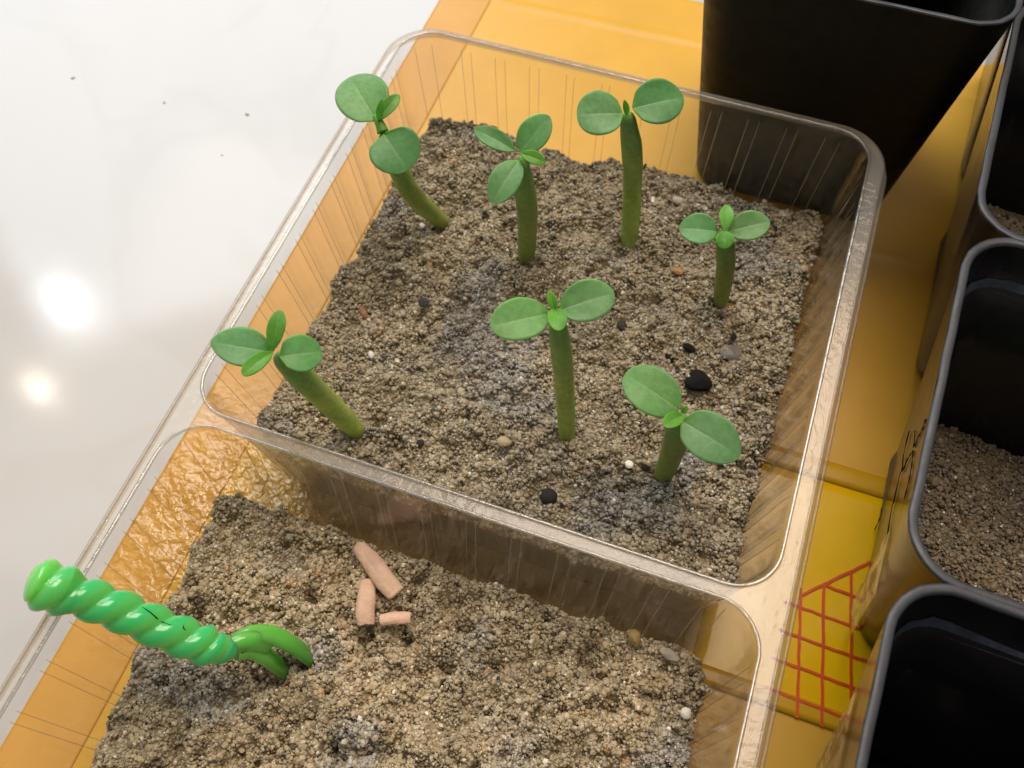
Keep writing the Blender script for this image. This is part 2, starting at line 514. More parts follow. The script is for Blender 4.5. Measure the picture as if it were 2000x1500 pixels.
solid(obj('seam_band', v, f, MAT_BAND, bag), .12, -1)

def flat_line(p, q, w, z, n=14):
    p, q = np.array(p, float), np.array(q, float)
    d = (q - p) / np.linalg.norm(q - p)
    s = np.array([-d[1], d[0]])
    t = np.linspace(0, 1, n)[:, None]
    c = p + (q - p) * t + (vnoise(np.arange(n) * 1.3 + p[0], np.full(n, p[1]), 2) - .5)[:, None] * .25 * s
    ww = w * (.85 + .3 * vnoise(np.arange(n) * 2.1 + p[0], np.full(n, p[1]), 3))[:, None]
    L, R = c - s * ww / 2, c + s * ww / 2
    xy = np.vstack([L, R])
    z = z + bag_relief(xy[:, 0], xy[:, 1])
    return np.c_[xy, z], [(i, i + 1, n + i + 1, n + i) for i in range(n - 1)]

# the red net printed on the yellow panel
NET = []
for y in (15.8, 10.2, 4.6, -1.1):
    NET.append(((109.8, y + .1), (127.5, y - .3)))
NET.append(((116.3, 21.7), (128.0, 21.0)))
NET.append(((113.0, 18.3), (126.5, 31.5)))
for x0, y0 in ((112.4, 19.6), (116.5, 21.4), (120.9, 26.2)):
    NET.append(((x0, y0), (x0 + .168 * (y0 + 4.3), -4.3)))
for k, (p, q) in enumerate(NET):
    v, f = flat_line(p, q, .52, 1.02 + .012 * k)
    solid(obj('printed_line', v, f, MAT_RED, bag, smooth=False), .02, 1)

# ---------------------------------------------------------------- clear tray with two compartments
RIM = 42.0
def rrect(x0, x1, y0, y1, r, nc=12, nx=150, ny=150):
    pts = []
    def arc(cx, cy, a0):
        for k in range(nc):
            a = a0 + (k / nc) * PI / 2
            pts.append((cx + r * math.cos(a), cy + r * math.sin(a)))
    def line(p, q, n):
        for k in range(n):
            t = k / n
            pts.append((p[0] + (q[0] - p[0]) * t, p[1] + (q[1] - p[1]) * t))
    line((x1, y0 + r), (x1, y1 - r), ny); arc(x1 - r, y1 - r, 0)
    line((x1 - r, y1), (x0 + r, y1), nx); arc(x0 + r, y1 - r, PI / 2)
    line((x0, y1 - r), (x0, y0 + r), ny); arc(x0 + r, y0 + r, PI)
    line((x0 + r, y0), (x1 - r, y0), nx); arc(x1 - r, y0 + r, 1.5 * PI)
    return np.array(pts)

COMPS = [(3.0, 101.3, .8, 97.4), (3.0, 101.3, -97.4, -.8)]
RC = 7.5
def comp_ring(c, depth, ribs=True):
    x0, x1, y0, y1 = c
    F = 1.0                                              # rounded lip into the wall
    if depth < F:
        a = math.acos(1 - depth / F) if depth > 0 else 0
        ins = F * (1 - math.cos(PI / 2 - a)) * 0 + F * math.sin(a) * .55
    else:
        ins = F * .55 + (depth - F) * .115
    fl = max(0.0, depth - 35.0)
    if fl > 0:
        ins += 5.0 - math.sqrt(max(0, 25 - fl * fl))
    P = rrect(x0 + ins, x1 - ins, y0 + ins, y1 - ins, max(2.5, RC - ins * .35))
    if ribs and depth > 2.0 and depth < 38:
        amp = .30 * min(1, (depth - 2.0) / 2.0)
        d = np.roll(P, -1, 0) - np.roll(P, 1, 0)
        nrm = np.c_[d[:, 1], -d[:, 0]] / (np.linalg.norm(d, axis=1)[:, None] + 1e-9)
        s = np.cumsum(np.r_[0, np.linalg.norm(np.diff(P, axis=0), axis=1)])
        n = len(P)
        ph = (np.arange(n) / n) * 46
        w = np.abs((ph % 1) - .5) * 2                     # triangle, clipped to flat-topped ribs
        w = np.clip((w - .5) * 6.5, -.5, .5)
        P = P + nrm * (w * amp)[:, None]
    return P

tray = thing('seedling_tray', 'clear plastic tray with two ribbed compartments full of sand', 'tray', (52.5, 0, 0))
DEP = [0, .12, .35, .65, 1.0, 2.0, 3.0, 4.0, 6, 9, 13, 18, 24, 30, 35, 37, 38.6, 39.6, 40.0]
for c in COMPS:
    V, n = [], None
    for d in DEP:
        P = comp_ring(c, d); n = len(P)
        V += [(x, y, RIM - d + .05) for x, y in P]
    Fc = grid_faces(len(DEP), n, True)
    Fc.append(tuple(range((len(DEP) - 1) * n, len(DEP) * n)))
    solid(obj('compartment', V, Fc, MAT_CLEAR, tray), .35, 1)

# fine moulded ridges running down the walls
for c in COMPS:
    rings = [np.c_[comp_ring(c, d), np.full(len(comp_ring(c, d)), RIM - d)] for d in (2.4, 3.4, 6, 12, 20, 28, 34)]
    n = len(rings[0]); V, Fc = [], []
    for j in range(46):
        for q in (.37, .63):
            i = int(round((j + q) / 46 * n)) % n
            pth = np.array([R_[i] for R_ in rings])
            vv, ff = sweep(smooth_path(pth, 12), lambda s, th: .10 * min(1, .3 + 6 * s), 5)
            k0 = len(V); V += list(vv); Fc += [tuple(k0 + a for a in fc) for fc in ff]
    obj('wall_ridges', V, Fc, MAT_RIDGE, tray)

# flange with the two openings, and the lip that turns down along the outside
bm = bmesh.new()
def loop_edges(P, z):
    vs = [bm.verts.new((x, y, z)) for x, y in P]
    return [bm.edges.new((vs[i], vs[(i + 1) % len(vs)])) for i in range(len(vs))]
E = loop_edges(rrect(1.5, 103.5, -98.2, 98.2, 9.0), RIM)
for c in COMPS:
    E += loop_edges(comp_ring(c, 0), RIM)
bmesh.ops.triangle_fill(bm, use_beauty=True, edges=E)
bm.normal_update()
for fc in bm.faces:
    if fc.normal.z < 0: fc.normal_flip()
bm.verts.index_update()
V = [tuple(q.co) for q in bm.verts]; Fc = [[q.index for q in fc.verts] for fc in bm.faces]
bm.free()
solid(obj('rim', V, Fc, MAT_RIM, tray, smooth=False), .35, -1)
for c in COMPS:                                           # rounded bead round each opening
    P = comp_ring(c, .12)
    R_, nb = .30, 7
    n = len(P)
    d = np.roll(P, -1, 0) - np.roll(P, 1, 0)
    nrm = np.c_[d[:, 1], -d[:, 0]] / np.linalg.norm(d, axis=1)[:, None]
    V = []
    for k in range(nb):
        a = 2 * PI * k / nb
        wob = 1 + .25 * (vnoise(P[:, 0] / 1.2, P[:, 1] / 1.2, 22) - .5)
        xy = P + nrm * (R_ * math.cos(a) * wob)[:, None] - nrm * .05
        V.append(np.c_[xy, RIM + .02 + R_ * math.sin(a) * wob])
    V = np.vstack(V)
    Fc = grid_faces(nb, n, True) + [((nb - 1) * n + i, (nb - 1) * n + (i + 1) % n, (i + 1) % n, i) for i in range(n)]
    obj('rim_bead', V, Fc, MAT_BEAD, tray)
V = []
LIP = [(0, 0), (.35, .10), (.65, .38), (.8, .8), (.95, 1.6), (1.1, 2.4), (1.35, 3.0), (1.9, 3.2)]
for o_, d in LIP:
    P = rrect(1.5 - o_, 103.5 + o_, -98.2 - o_, 98.2 + o_, 9.0 + o_)
    n = len(P)
    V += [(x, y, RIM - d - .02) for x, y in P]
solid(obj('rim_lip', V, grid_faces(len(LIP), n, True), MAT_RIM, tray), .3, 1)

# ---------------------------------------------------------------- sand
PAL = [((.39, .31, .195), .44), ((.34, .265, .165), .24), ((.48, .40, .28), .11), ((.23, .17, .105), .10), ((.31, .275, .215), .08),
       ((.10, .075, .055), .05), ((.025, .022, .02), .018), ((.46, .24, .08), .015), ((.72, .66, .55), .017)]
PW = np.array([p[1] for p in PAL]); PW /= PW.sum(); PC = np.array([p[0] for p in PAL])

bm = bmesh.new(); bmesh.ops.create_icosphere(bm, subdivisions=1, radius=1)
ICO_V = np.array([q.co for q in bm.verts]); ICO_F = np.array([[q.index for q in fc.verts] for fc in bm.faces]); bm.free()

_pr = np.random.default_rng(77)
PITS_FAR = [(a, b_, r_, d_) for a, b_, r_, d_ in zip(_pr.uniform(5, 99, 110), _pr.uniform(3, 95, 110), _pr.uniform(.35, 1.0, 110), _pr.uniform(.8, 2.2, 110))]
PITS_NEAR = [(a, b_, r_, d_) for a, b_, r_, d_ in zip(_pr.uniform(5, 99, 320), _pr.uniform(-66, -3, 320), _pr.uniform(.4, 1.4, 320), _pr.uniform(1.0, 3.2, 320))]
def height_far(x, y):
    h = 21.0 + 2.2 * (vnoise(x / 24, y / 24, 4) - .5) + 2.6 * (vnoise(x / 8, y / 8, 5) - .5) + 1.7 * (vnoise(x / 2.6, y / 2.6, 6) - .5) + 1.7 * (.6 - 2 * np.abs(vnoise(x / 6, y / 6, 23) - .5)) + .8 * (vnoise(x / 1.2, y / 1.2, 12) - .5)
    c = np.abs(vnoise(x / 11, y / 11, 7) - .5)
    h -= 1.0 * np.exp(-(c / .03) ** 2) * (vnoise(x / 15, y / 15, 8) > .45)
    for bx, by, r, d in HOLLOWS + PITS_FAR:
        h -= d * np.exp(-((x - bx) ** 2 + (y - by) ** 2) / r ** 2)
    return h
def height_near(x, y):
    l = 1 - 2 * np.abs(vnoise(x / 9, y / 9, 9) - .5)
    h = 19.6 + 2.6 * (vnoise(x / 26, y / 26, 10) - .5) + 2.4 * (l - .6) + 2.9 * (vnoise(x / 3.4, y / 3.4, 11) - .5) + 1.5 * (vnoise(x / 1.5, y / 1.5, 12) - .5)
    for bx, by, r, d in HOLLOWS_NEAR + PITS_NEAR:
        h -= d * np.exp(-((x - bx) ** 2 + (y - by) ** 2) / r ** 2)
    return h
HOLLOWS = [(44.0, 62.5, 1.3, 2.2), (45.5, 58.0, 1.0, 2.0), (61.0, 70.5, 1.6, 2.0), (62.5, 24.0, 1.6, 1.6), (25.5, 15.0, 1.8, 2.2), (77.0, 51.5, 2.2, 2.2),
           (64.7, 53.7, 2.5, 2.0), (75, 48.8, 1.8, 2), (37, 19, 2.0, 1.4), (14, 42, 2.4, 2.6), (20, 70, 3, 1.2), (47.2, 55.5, .9, 2.2), (92.6, 84.5, 2.0, 1.6), (88, 40, 2.5, 1.5)]
HOLLOWS_NEAR = [(32.2, -26.0, 1.6, 2.6), (28.5, -30.3, 1.8, 2.8), (24, -33.5, 4.0, 3.2), (52.5, -20.5, 2.2, 3.2), (45, -12.5, 2.4, 2.6), (28.3, -14.6, 1.8, 3.2), (92, -11.4, 1.6, 2.0), (20, -37, 2.2, 3), (39.5, -18.5, 1.6, 2.0), (56, -18, 1.4, 2.6)]
def height_pot(x, y):
    return 14.0 + 2.0 * (vnoise(x / 10, y / 10, 13) - .5) + 1.0 * (vnoise(x / 2.5, y / 2.5, 14) - .5)

def edge_drop(x, y, e):
    return .5 * np.exp(-e / 1.2) + 1.7 * np.exp(-e / 2.6) * np.clip(vnoise(x / 6.5, y / 6.5, 21) - .42, 0, 1) * 2

def grain_block(c, hfun, n, lump, rmean, seed, bottom, inset=None, y_lo=None, tint_scale=1.0):
    """closed block of sand whose top is packed with loose grains; one mesh"""
    rg = np.random.default_rng(seed)
    x0, x1, y0, y1 = c
    nx, ny = 120, 120
    xs, ys = np.linspace(x0, x1, nx), np.linspace(y0, y1, ny)
    X, Y = np.meshgrid(xs, ys)
    # wall slope: the block widens upwards like the compartment, corners rounded
    def fit(x, y, z):
        ins = inset(z) if inset else 0
        cx, cy = (x0 + x1) / 2, (y0 + y1) / 2
        hx, hy, r = (x1 - x0) / 2 - ins, (y1 - y0) / 2 - ins, 6.0
        u, w = (x - cx) / ((x1 - x0) / 2) * hx, (y - cy) / ((y1 - y0) / 2) * hy
        qx, qy = np.abs(u) - (hx - r), np.abs(w) - (hy - r)
        d = np.sqrt(np.maximum(qx, 0) ** 2 + np.maximum(qy, 0) ** 2)
        k = np.where((qx > 0) & (qy > 0) & (d > r), r / np.maximum(d, 1e-6), 1)
        u = np.where(k < 1, np.sign(u) * ((hx - r) + qx * k), u)
        w = np.where(k < 1, np.sign(w) * ((hy - r) + qy * k), w)
        return cx + u, cy + w
    H = hfun(X, Y)
    edge = np.minimum(np.minimum(X - x0, x1 - X), np.minimum(Y - y0, y1 - Y))
    H = H - edge_drop(X, Y, edge)
    Xf, Yf = fit(X, Y, H)
    V = [np.c_[Xf.ravel(), Yf.ravel(), H.ravel() - .30]]
    F3 = []
    q = np.array(grid_faces(ny, nx))
    F3 += [q[:, [0, 1, 2]], q[:, [0, 2, 3]]]
    idx = np.arange(nx * ny).reshape(ny, nx)
    per = np.r_[idx[0, :-1], idx[:-1, -1], idx[-1, :0:-1], idx[:0:-1, 0]]
    base = nx * ny
    levels = 6
    prev = per
    for k in range(1, levels + 1):
        z = H.ravel()[per] - .3 + (bottom - H.ravel()[per] + .3) * k / levels
        xb, yb = fit(X.ravel()[per], Y.ravel()[per], z)
        V.append(np.c_[xb, yb, z])
        cur = base + np.arange(len(per)); base += len(per)
        a, b_ = prev, np.roll(prev, -1); cc, d_ = cur, np.roll(cur, -1)
        F3 += [np.c_[b_, a, cc], np.c_[b_, cc, d_]]
        prev = cur
    V.append(np.array([[(x0 + x1) / 2, (y0 + y1) / 2, bottom]]))
    F3.append(np.c_[np.roll(prev, -1), prev, np.full(len(prev), base)])
    V = np.vstack(V)
    cb = np.array([.21, .16, .095]) * (.55 + .9 * vnoise(V[:, 0] / 7, V[:, 2] / 5 + V[:, 1] / 7, 15))[:, None]
    # loose grains
    gx, gy = rg.uniform(x0, x1, n), rg.uniform(y0, y1, n)
    if y_lo is not None:
        gy = rg.uniform(y_lo, y1, n)
    gr = rmean * np.exp(rg.normal(0, .38, n))
    gr = np.minimum(gr, rmean * 3.0)
    gz = hfun(gx, gy)
    ed = np.minimum(np.minimum(gx - x0, x1 - gx), np.minimum(gy - y0, y1 - gy))
    gz = gz - edge_drop(gx, gy, ed) - .25 + lump * rg.random(n) * np.clip(vnoise(gx / 1.9, gy / 1.9, 16) - .42, 0, 1) * 2.6 + rg.uniform(-.2, .15, n)
    px, py = fit(gx, gy, gz)
    Qr = rg.normal(size=(n, 4)); Qr /= np.linalg.norm(Qr, axis=1)[:, None]
    w_, a, b_, c_ = Qr.T
    RM = np.stack([np.stack([1 - 2 * (b_ * b_ + c_ * c_), 2 * (a * b_ - c_ * w_), 2 * (a * c_ + b_ * w_)], -1),
                   np.stack([2 * (a * b_ + c_ * w_), 1 - 2 * (a * a + c_ * c_), 2 * (b_ * c_ - a * w_)], -1),
                   np.stack([2 * (a * c_ - b_ * w_), 2 * (b_ * c_ + a * w_), 1 - 2 * (a * a + b_ * b_)], -1)], 1)
    sc = gr[:, None] * rg.uniform(.68, 1.2, (n, 3))
    jit = 1 + rg.uniform(-.16, .16, (n, len(ICO_V)))
    G = ICO_V[None] * jit[:, :, None] * sc[:, None, :]
    G = np.einsum('nij,nkj->nki', RM, G) + np.stack([px, py, gz], -1)[:, None, :]
    gc = PC[rg.choice(len(PAL), n, p=PW)] * rg.uniform(.87, 1.13, n)[:, None]
    big = gr > rmean * 1.9
    patch = vnoise(gx / 9, gy / 9, 17)
    grey = np.clip((vnoise(gx / 13, gy / 13, 18) - .62) * 5, 0, 1)[:, None]
    gc = gc * (.80 + .42 * patch)[:, None]
    gc = gc * (1 - grey * .5) + grey * .5 * gc.mean(1)[:, None] * np.array([.82, .86, .92])
    gc = np.where(big[:, None], gc * .5 + .5 * np.array([.42, .33, .21]), gc)
    gcol = np.repeat(gc, len(ICO_V), 0)
    GF = (ICO_F[None] + (np.arange(n) * len(ICO_V))[:, None, None] + len(V)).reshape(-1, 3)
    return np.vstack([V, G.reshape(-1, 3)]), np.vstack(F3 + [GF]), np.vstack([cb, gcol]) * tint_scale

def comp_inset(z):
    d = RIM - z
    return .55 + np.maximum(0, d - 1) * .115 + .55
v, f, c = grain_block(COMPS[0], height_far, 70000, 1.0, .275, 3, 3.0, comp_inset, tint_scale=np.array([1.03, 1.09, 1.15]))
s1 = obj('sand', v, f, MAT_SAND, None, smooth=False, colors=c)
tag(s1, 'packed brown sand holding seven seedlings in the far compartment of the clear tray', 'sand', kind='stuff')
c2 = (COMPS[1][0], COMPS[1][1], COMPS[1][2], COMPS[1][3])
v, f, c = grain_block(c2, height_near, 66000, 1.3, .26, 4, 3.0, comp_inset, y_lo=-68, tint_scale=np.array([1.27, 1.31, 1.33]))
s2 = obj('sand', v, f, MAT_SAND, None, smooth=False, colors=c)
tag(s2, 'crumbly pale sand with the green fork stuck in it, near compartment of the tray', 'sand', kind='stuff')

# ---------------------------------------------------------------- pebbles and clods on the sand
def stone_mat(name, col, rough=.5, sss=0):
    if max(col) < .1: rough = .95
    m = mat_simple(name, col, rough, .2 if max(col) < .1 else .45, .4, 900, .0003, .18)
    return m
STONES = [
 ('soil_clod', (82.3, 44.7), 2.6, (.012, .011, .011), (1.05, .95, .6), 'large black soil clod behind the leaf of the short front right seedling', 'clod'),
 ('soil_clod', (78.9, 51.2), 1.15, (.015, .014, .013), (.8, 1.3, .6), 'small upright black clod above the largest black clod', 'clod'),
 ('soil_clod', (75.8, 48.9), .9, (.015, .014, .013), (1.4, .8, .6), 'flat black fragment left of the small upright clod', 'clod'),
 ('soil_clod', (62.8, 13.1), 1.7, (.035, .031, .028), (1, .95, .75), 'round black lump with a pale crumb near the tray divider', 'clod'),
 ('soil_clod', (64.9, 53.7), 1.3, (.05, .042, .035), (1, .9, .6), 'dark brown lump just right of the tallest seedling leaves', 'clod'),
 ('soil_clod', (36.6, 16.1), .8, (.04, .035, .03), (1, .9, .7), 'little dark lump right of the leaning left seedling base', 'clod'),
 ('soil_clod', (86.5, 57.5), .9, (.02, .018, .017), (1.2, .7, .6), 'black grain between the right seedling stem and the tray wall', 'clod'),
 ('pebble', (72.1, 68.4), 1.1, (.48, .24, .075), (1.1, .8, .5), 'small orange pebble left of the right-hand seedling stem', 'pebble'),
 ('pebble', (96.5, 78.6), 1.2, (.42, .19, .07), (1.2, .8, .5), 'orange brown pebble at the right edge of the sand', 'pebble'),
 ('pebble', (92.3, 83.8), 1.0, (.36, .16, .09), (1.3, .6, .5), 'reddish chip half buried behind the right-hand seedling', 'pebble'),
 ('pebble', (74.7, 24.0), .95, (.82, .78, .68), (.9, 1, .6), 'bright white chip left of the short front right seedling base', 'pebble'),
 ('pebble', (62.3, 85.0), .8, (.85, .82, .76), (1.2, .6, .5), 'curled white flake at the back of the sand', 'pebble'),
 ('pebble', (67.6, 86.2), 1.3, (.50, .43, .34), (1.2, .9, .6), 'pale beige pebble at the back edge of the sand', 'pebble'),
 ('pebble', (86.7, 53.4), 2.2, (.17, .15, .13), (1, 1, .45), 'wide grey brown stone sunk in the sand right of the black clods', 'pebble'),
 ('pebble', (14.3, 39.5), 1.3, (.26, .13, .06), (1.5, .7, .5), 'brown bark coloured chip by the left edge of the sand', 'pebble'),
 ('pebble', (20.1, 30.6), .9, (.66, .63, .60), (.7, 1.1, .6), 'whitish quartz pebble above the leaning left seedling', 'pebble'),
 ('pebble', (25.5, 44.9), 1.2, (.06, .055, .055), (1, 1, .5), 'charcoal grey pebble in the left part of the far sand', 'pebble'),
 ('pebble', (51.8, 20.5), 1.3, (.44, .34, .21), (1.2, .9, .6), 'yellowish beige pebble left of the tallest seedling base', 'pebble'),
 ('pebble', (39.8, 28.9), .9, (.46, .36, .24), (1, .9, .6), 'round tan pebble midway between the two front left seedlings', 'pebble'),
 ('pebble', (16.6, 10.7), 1.0, (.62, .60, .60), (1.2, .9, .6), 'grey white quartz grain in the near left corner of the far sand', 'pebble'),
 ('pebble', (17.5, 63.3), .8, (.70, .70, .72), (.9, 1, .6), 'white grain beside the foot of the round-leaved back left seedling', 'pebble'),
 ('pebble', (84.4, -5.6), 1.35, (.40, .27, .10), (1.2, .85, .6), 'honey coloured pebble below the tray divider', 'pebble'),
 ('pebble', (86.1, -14.6), 1.6, (.68, .58, .52), (.7, 1.3, .5), 'elongated pinkish white pebble in the near sand', 'pebble'),
 ('pebble', (95.3, -14.4), 1.0, (.72, .65, .56), (1, 1, .6), 'round white pebble at the right side of the near sand', 'pebble'),
 ('pebble', (90.5, -6.5), 1.3, (.44, .38, .29), (1.4, .7, .4), 'flat beige flake close to the near compartment corner', 'pebble'),
 ('soil_clod', (92.1, -11.4), 1.1, (.018, .017, .016), (.8, 1.2, .5), 'black clod dusted with sand left of the round white pebble', 'clod'),
]
for i, (nm, (x, y), r, col, sq, lab, cat) in enumerate(STONES):
    near = y < 0
    z = float((height_near if near else height_far)(np.array([x]), np.array([y]))[0])
    k = 3 if r > 1.5 else 2
    o = pebble_mesh(nm, (x, y, z + (1.5 if nm == 'pebble' and near else .3) + (.05 if cat == 'clod' else .25) * r), r, stone_mat(nm + '_stuff', col), 100 + i, sq, i * 1.3, sub=k, rough=.3)
    tag(o, lab, cat, 'black clods on the sand' if cat == 'clod' else 'pebbles on the sand')

# three tan seed husks lying in the near compartment
MAT_HUSK_DARK = mat_simple('husk_inside', (.035, .022, .015), .9, .1, .4, 700)
def husk(p, q, r, seed, lab, slit=None, hollow=False, start=.62):
    p, q = np.array(p, float), np.array(q, float)
    n, ns = 44, 28
    rg = np.random.default_rng(seed)
    t = np.linspace(0, 1, n)[:, None]
    path = p + (q - p) * t + np.array([0, 0, .35]) * np.sin(PI * t) + np.array([.10, .14, .05]) * np.sin(4 * t + seed)
    ragged = rg.uniform(-.02, .02, ns)
    def rad(s, th):
        e = min(1, (s / .05) ** .5 if s < .05 else 1)
        k = start + (1 - start) * min(1, s / .45) ** .8
        k *= 1 - .10 * max(0, s - .8) / .2
        k *= 1 + .05 * math.sin(3 * th + seed + 2 * s) + .025 * math.cos(9 * th + 3 * s) + .04 * math.sin(11 * s + th)
        return r * k * (1 - .42 * abs(math.sin(th)) ** 1.3) * max(.35, e)
    v, f = sweep(path, rad, ns, cap=True)
    d = (q - p) / np.linalg.norm(q - p)
    v[-ns:] += d * (rg.uniform(-.35, .25, ns))[:, None] * r * .4
    v += rg.normal(0, .018, v.shape)
    if hollow: f = f[:-1]
    if slit:
        a0, a1, s0, s1 = slit
        keep = []
        for fc in f:
            if len(fc) == 4:
                i_, j_ = fc[0] // ns, fc[0] % ns
                th = 2 * PI * j_ / ns; s_ = i_ / (n - 1)
                w = .28 * math.sin(9 * s_ + seed) + .18 * math.sin(23 * s_)
                if s0 < s_ < s1 and a0 + w < th < a1 + w * .6: continue
            keep.append(fc)
        f = keep
    root = thing('seed_husk', lab, 'seed husk', (p + q) / 2, 'tan seed husks on the near sand')
    solid(obj('shell', v, f, MAT_HUSK, root), .22, -1)
    if slit or hollow:
        v2, f2 = sweep(path[2:-2], lambda s, th: rad(.05 + .9 * s, th) * .80 - .1, 16)
        obj('husk_inside', v2, f2, MAT_HUSK_DARK, root)
    return root
husk((33.9, -6.3, 21.7), (44.3, -12.1, 22.0), 1.8, 1, 'longest tan seed husk lying diagonally on the near sand')
husk((38.3, -11.3, 21.2), (40.9, -18.4, 20.3), 1.65, 2, 'tan seed husk pointing at the viewer with a dark open end', None, True, .8)
husk((42.9, -16.8, 20.4), (47.6, -14.9, 20.5), 1.1, 5, 'smallest seed husk fragment with a broken open end', None, True, .9)

# ---------------------------------------------------------------- seedlings
LIGHT_STEM = np.array([.52, .54, .24]); DARK_STEM = np.array([.34, .425, .115]); TOP_STEM = np.array([.24, .44, .14])
COT = np.array([.19, .43, .165]); VEIN = np.array([.40, .56, .30]); YOUNG = np.array([.17, .45, .065])

def stem(part_of, base, mid, top, rad, tone=1.0):
    base, mid, top = map(np.array, (base, mid, top))
    foot = base + (base - mid) / np.linalg.norm(base - mid) * 4
    path = smooth_path([foot, base, mid, top], 48)
    s_base = 4.0 / (4.0 + np.linalg.norm(top - base))
    def r(s, th):
        u = max(0, (s - s_base) / (1 - s_base))
        k = .62 + .46 * math.sin(PI * min(1, u * 1.15) * .62) ** .8
        if u > .78: k *= 1 - .38 * ((u - .78) / .22) ** 1.6
        if u > .96: k *= max(.2, 1 - ((u - .96) / .04) ** 2 * .8)
        return rad * k * (1 + .02 * math.sin(2 * th) + .018 * math.sin(19 * s + 2 * th) + .012 * math.sin(41 * s + 3 * th))
    v, f = sweep(path, r, 24)
    s = np.repeat(np.linspace(0, 1, 48), 24)
    u = np.clip((s - s_base) / (1 - s_base), 0, 1)
    c = np.zeros((len(s), 3))
    for ch in range(3):
        c[:, ch] = np.interp(u, [0, .10, .32, .62, .92, 1], [LIGHT_STEM[ch], LIGHT_STEM[ch] * .85, DARK_STEM[ch] * (.25 + .9 * tone), DARK_STEM[ch] * tone, TOP_STEM[ch], TOP_STEM[ch]])
    c *= (.88 + .26 * vnoise(v[:, 2] / 3.0 + v[:, 0] * .3, np.tile(np.arange(24), 48) * .45 + base[0], 13))[:, None]
    return obj('stem', v, f, MAT_PLANT, part_of, colors=c)

def leaf(part_of, B, T, nrm, w, kind, a, b, seed):
    B, T, nrm = np.array(B), np.array(T), np.array(nrm)
    ax = T - B; L = np.linalg.norm(ax); ax = ax / L
    nrm = nrm - (nrm @ ax) * ax; nrm /= np.linalg.norm(nrm)
    sd = np.cross(nrm, ax)
    rg = np.random.default_rng(seed)
    su = np.linspace(0, 1, 30)
    su = .5 - .5 * np.cos(PI * su)
    half = np.array([0, .02, .045, .08, .16, .3, .45, .6, .75, .88, 1.0])
    tv = np.r_[-half[:0:-1], half]
    pk = (a / (a + b)) ** a * (b / (a + b)) ** b
    V, C = [], []
    fold = (rg.uniform(.12, .26) if kind == 'cot' else .38); arch = (.05 if kind == 'cot' else .10) * L
    ph = rg.uniform(0, 6, 3)
    shade = rg.uniform(.82, 1.12) * np.array([rg.uniform(.9, 1.12), 1, rg.uniform(.85, 1.15)])
    curl = rg.uniform(-.03, .06); bend = rg.uniform(-.03, .03)
    for s in su:
        hw = w / 2 * (max(s, 0) ** a * max(1 - s, 0) ** b / pk)
        if s < .10: hw = max(hw * (s / .10) ** .35, .30 if kind == 'cot' else .22)
        for t in tv:
            z = fold * abs(t) ** 1.3 * hw * (1 - s ** 3) + arch * (1 - (2 * s - 1) ** 2) - arch * .6 * s
            z += .035 * w * math.sin(5 * s + ph[0] + 1.5 * t) * t * t * (1 - s ** 3)
            z += curl * w * t * abs(t) * s * (1 - s) * 2 + bend * L * max(0, s - .6) ** 2 * 6
            z -= .08 * math.exp(-(t * hw / .18) ** 2) * (1 - s)
            V.append(B + ax * (s * L) + sd * (t * hw) + nrm * z)
            base = (COT if kind == 'cot' else YOUNG) * shade
            vein = math.exp(-(t * hw / (.15 if kind == 'cot' else .10)) ** 2) * max(0, 1 - s * 1.05) ** .6
            lat = 0
            sv = s - abs(t) * .30
            lat = .20 * max(0, math.cos(sv * 2 * PI * 6)) ** 12 * (1 - abs(t)) * (s < .9)
            edge = .2 * max(0, abs(t) - .93) / .07
            c = base * (1 + .10 * math.sin(3 * s + ph[1]) * math.cos(2 * t + ph[2]))
            k = min(1, .75 * vein + lat)
            if kind == 'cot' and s < .16:                     # yellow green towards the stalk
                c = c + (YOUNG - c) * (1 - s / .16) * .8
            C.append(c * (1 - k) + VEIN * k)
    o = obj('seed_leaf' if kind == 'cot' else 'young_leaf', V, grid_faces(len(su), len(tv)), MAT_PLANT, part_of, colors=np.array(C))
    return solid(o, .26 if kind == 'cot' else .2, 0)

LABELS = {
 'S1': 'back left seedling with two round leaves, leaning towards the tray rim',
 'S2': 'seedling with four narrow leaves second from the left in the back',
 'S3': 'tall back seedling with two round leaves spread against the yellow bag',
 'S4': 'small seedling with four leaves in a cross near the right tray wall',
 'S5': 'seedling with the longest straight stem in the middle of the sand',
 'S6': 'short stubby seedling with two broad leaves beside the black clod',
 'S7': 'front left seedling leaning over the tray edge with upright young leaf',
}
for i, (k, d) in enumerate(SEEDLINGS.items()):
    b = d['base']
    t = thing('seedling', LABELS[k], 'seedling', b, 'green seedlings in the far compartment')
    stem(t, b, d['mid'], d['top'], d['rad'] * (.84, .95, 1, .95, 1, .86, .84)[i], (1.0, .95, 1.2, .9, 1.45, .95, 1.6)[i])
    for j, (B, T, nrm, w, kind, a, bb) in enumerate(d['leaves']):
        leaf(t, B, T, nrm, w, kind, a, bb, 17 * i + j)
    if k == 'S1':                                               # short shoot carrying the upper leaves
        v, f = sweep(smooth_path([d['top'], [13.2, 61.6, 50.0], [12.3, 62.5, 50.5], [11.5, 63.2, 50.6]], 16), lambda s, th: 1.15 - .5 * s, 12)
        obj('shoot', v, f, MAT_PLANT, t, colors=np.tile(YOUNG * .95, (len(v), 1)))
    tp = np.array(d['top'])                                     # bud joining the leaf stalks
    v, f = sweep(smooth_path([tp - (0, 0, 1.2), tp + (0, 0, .4), tp + (0, 0, 1.5)], 10), lambda s, th: d['rad'] * (.62 - .40 * s), 14)
    obj('bud', v, f, MAT_PLANT, t, colors=np.tile(YOUNG * .8, (len(v), 1)))

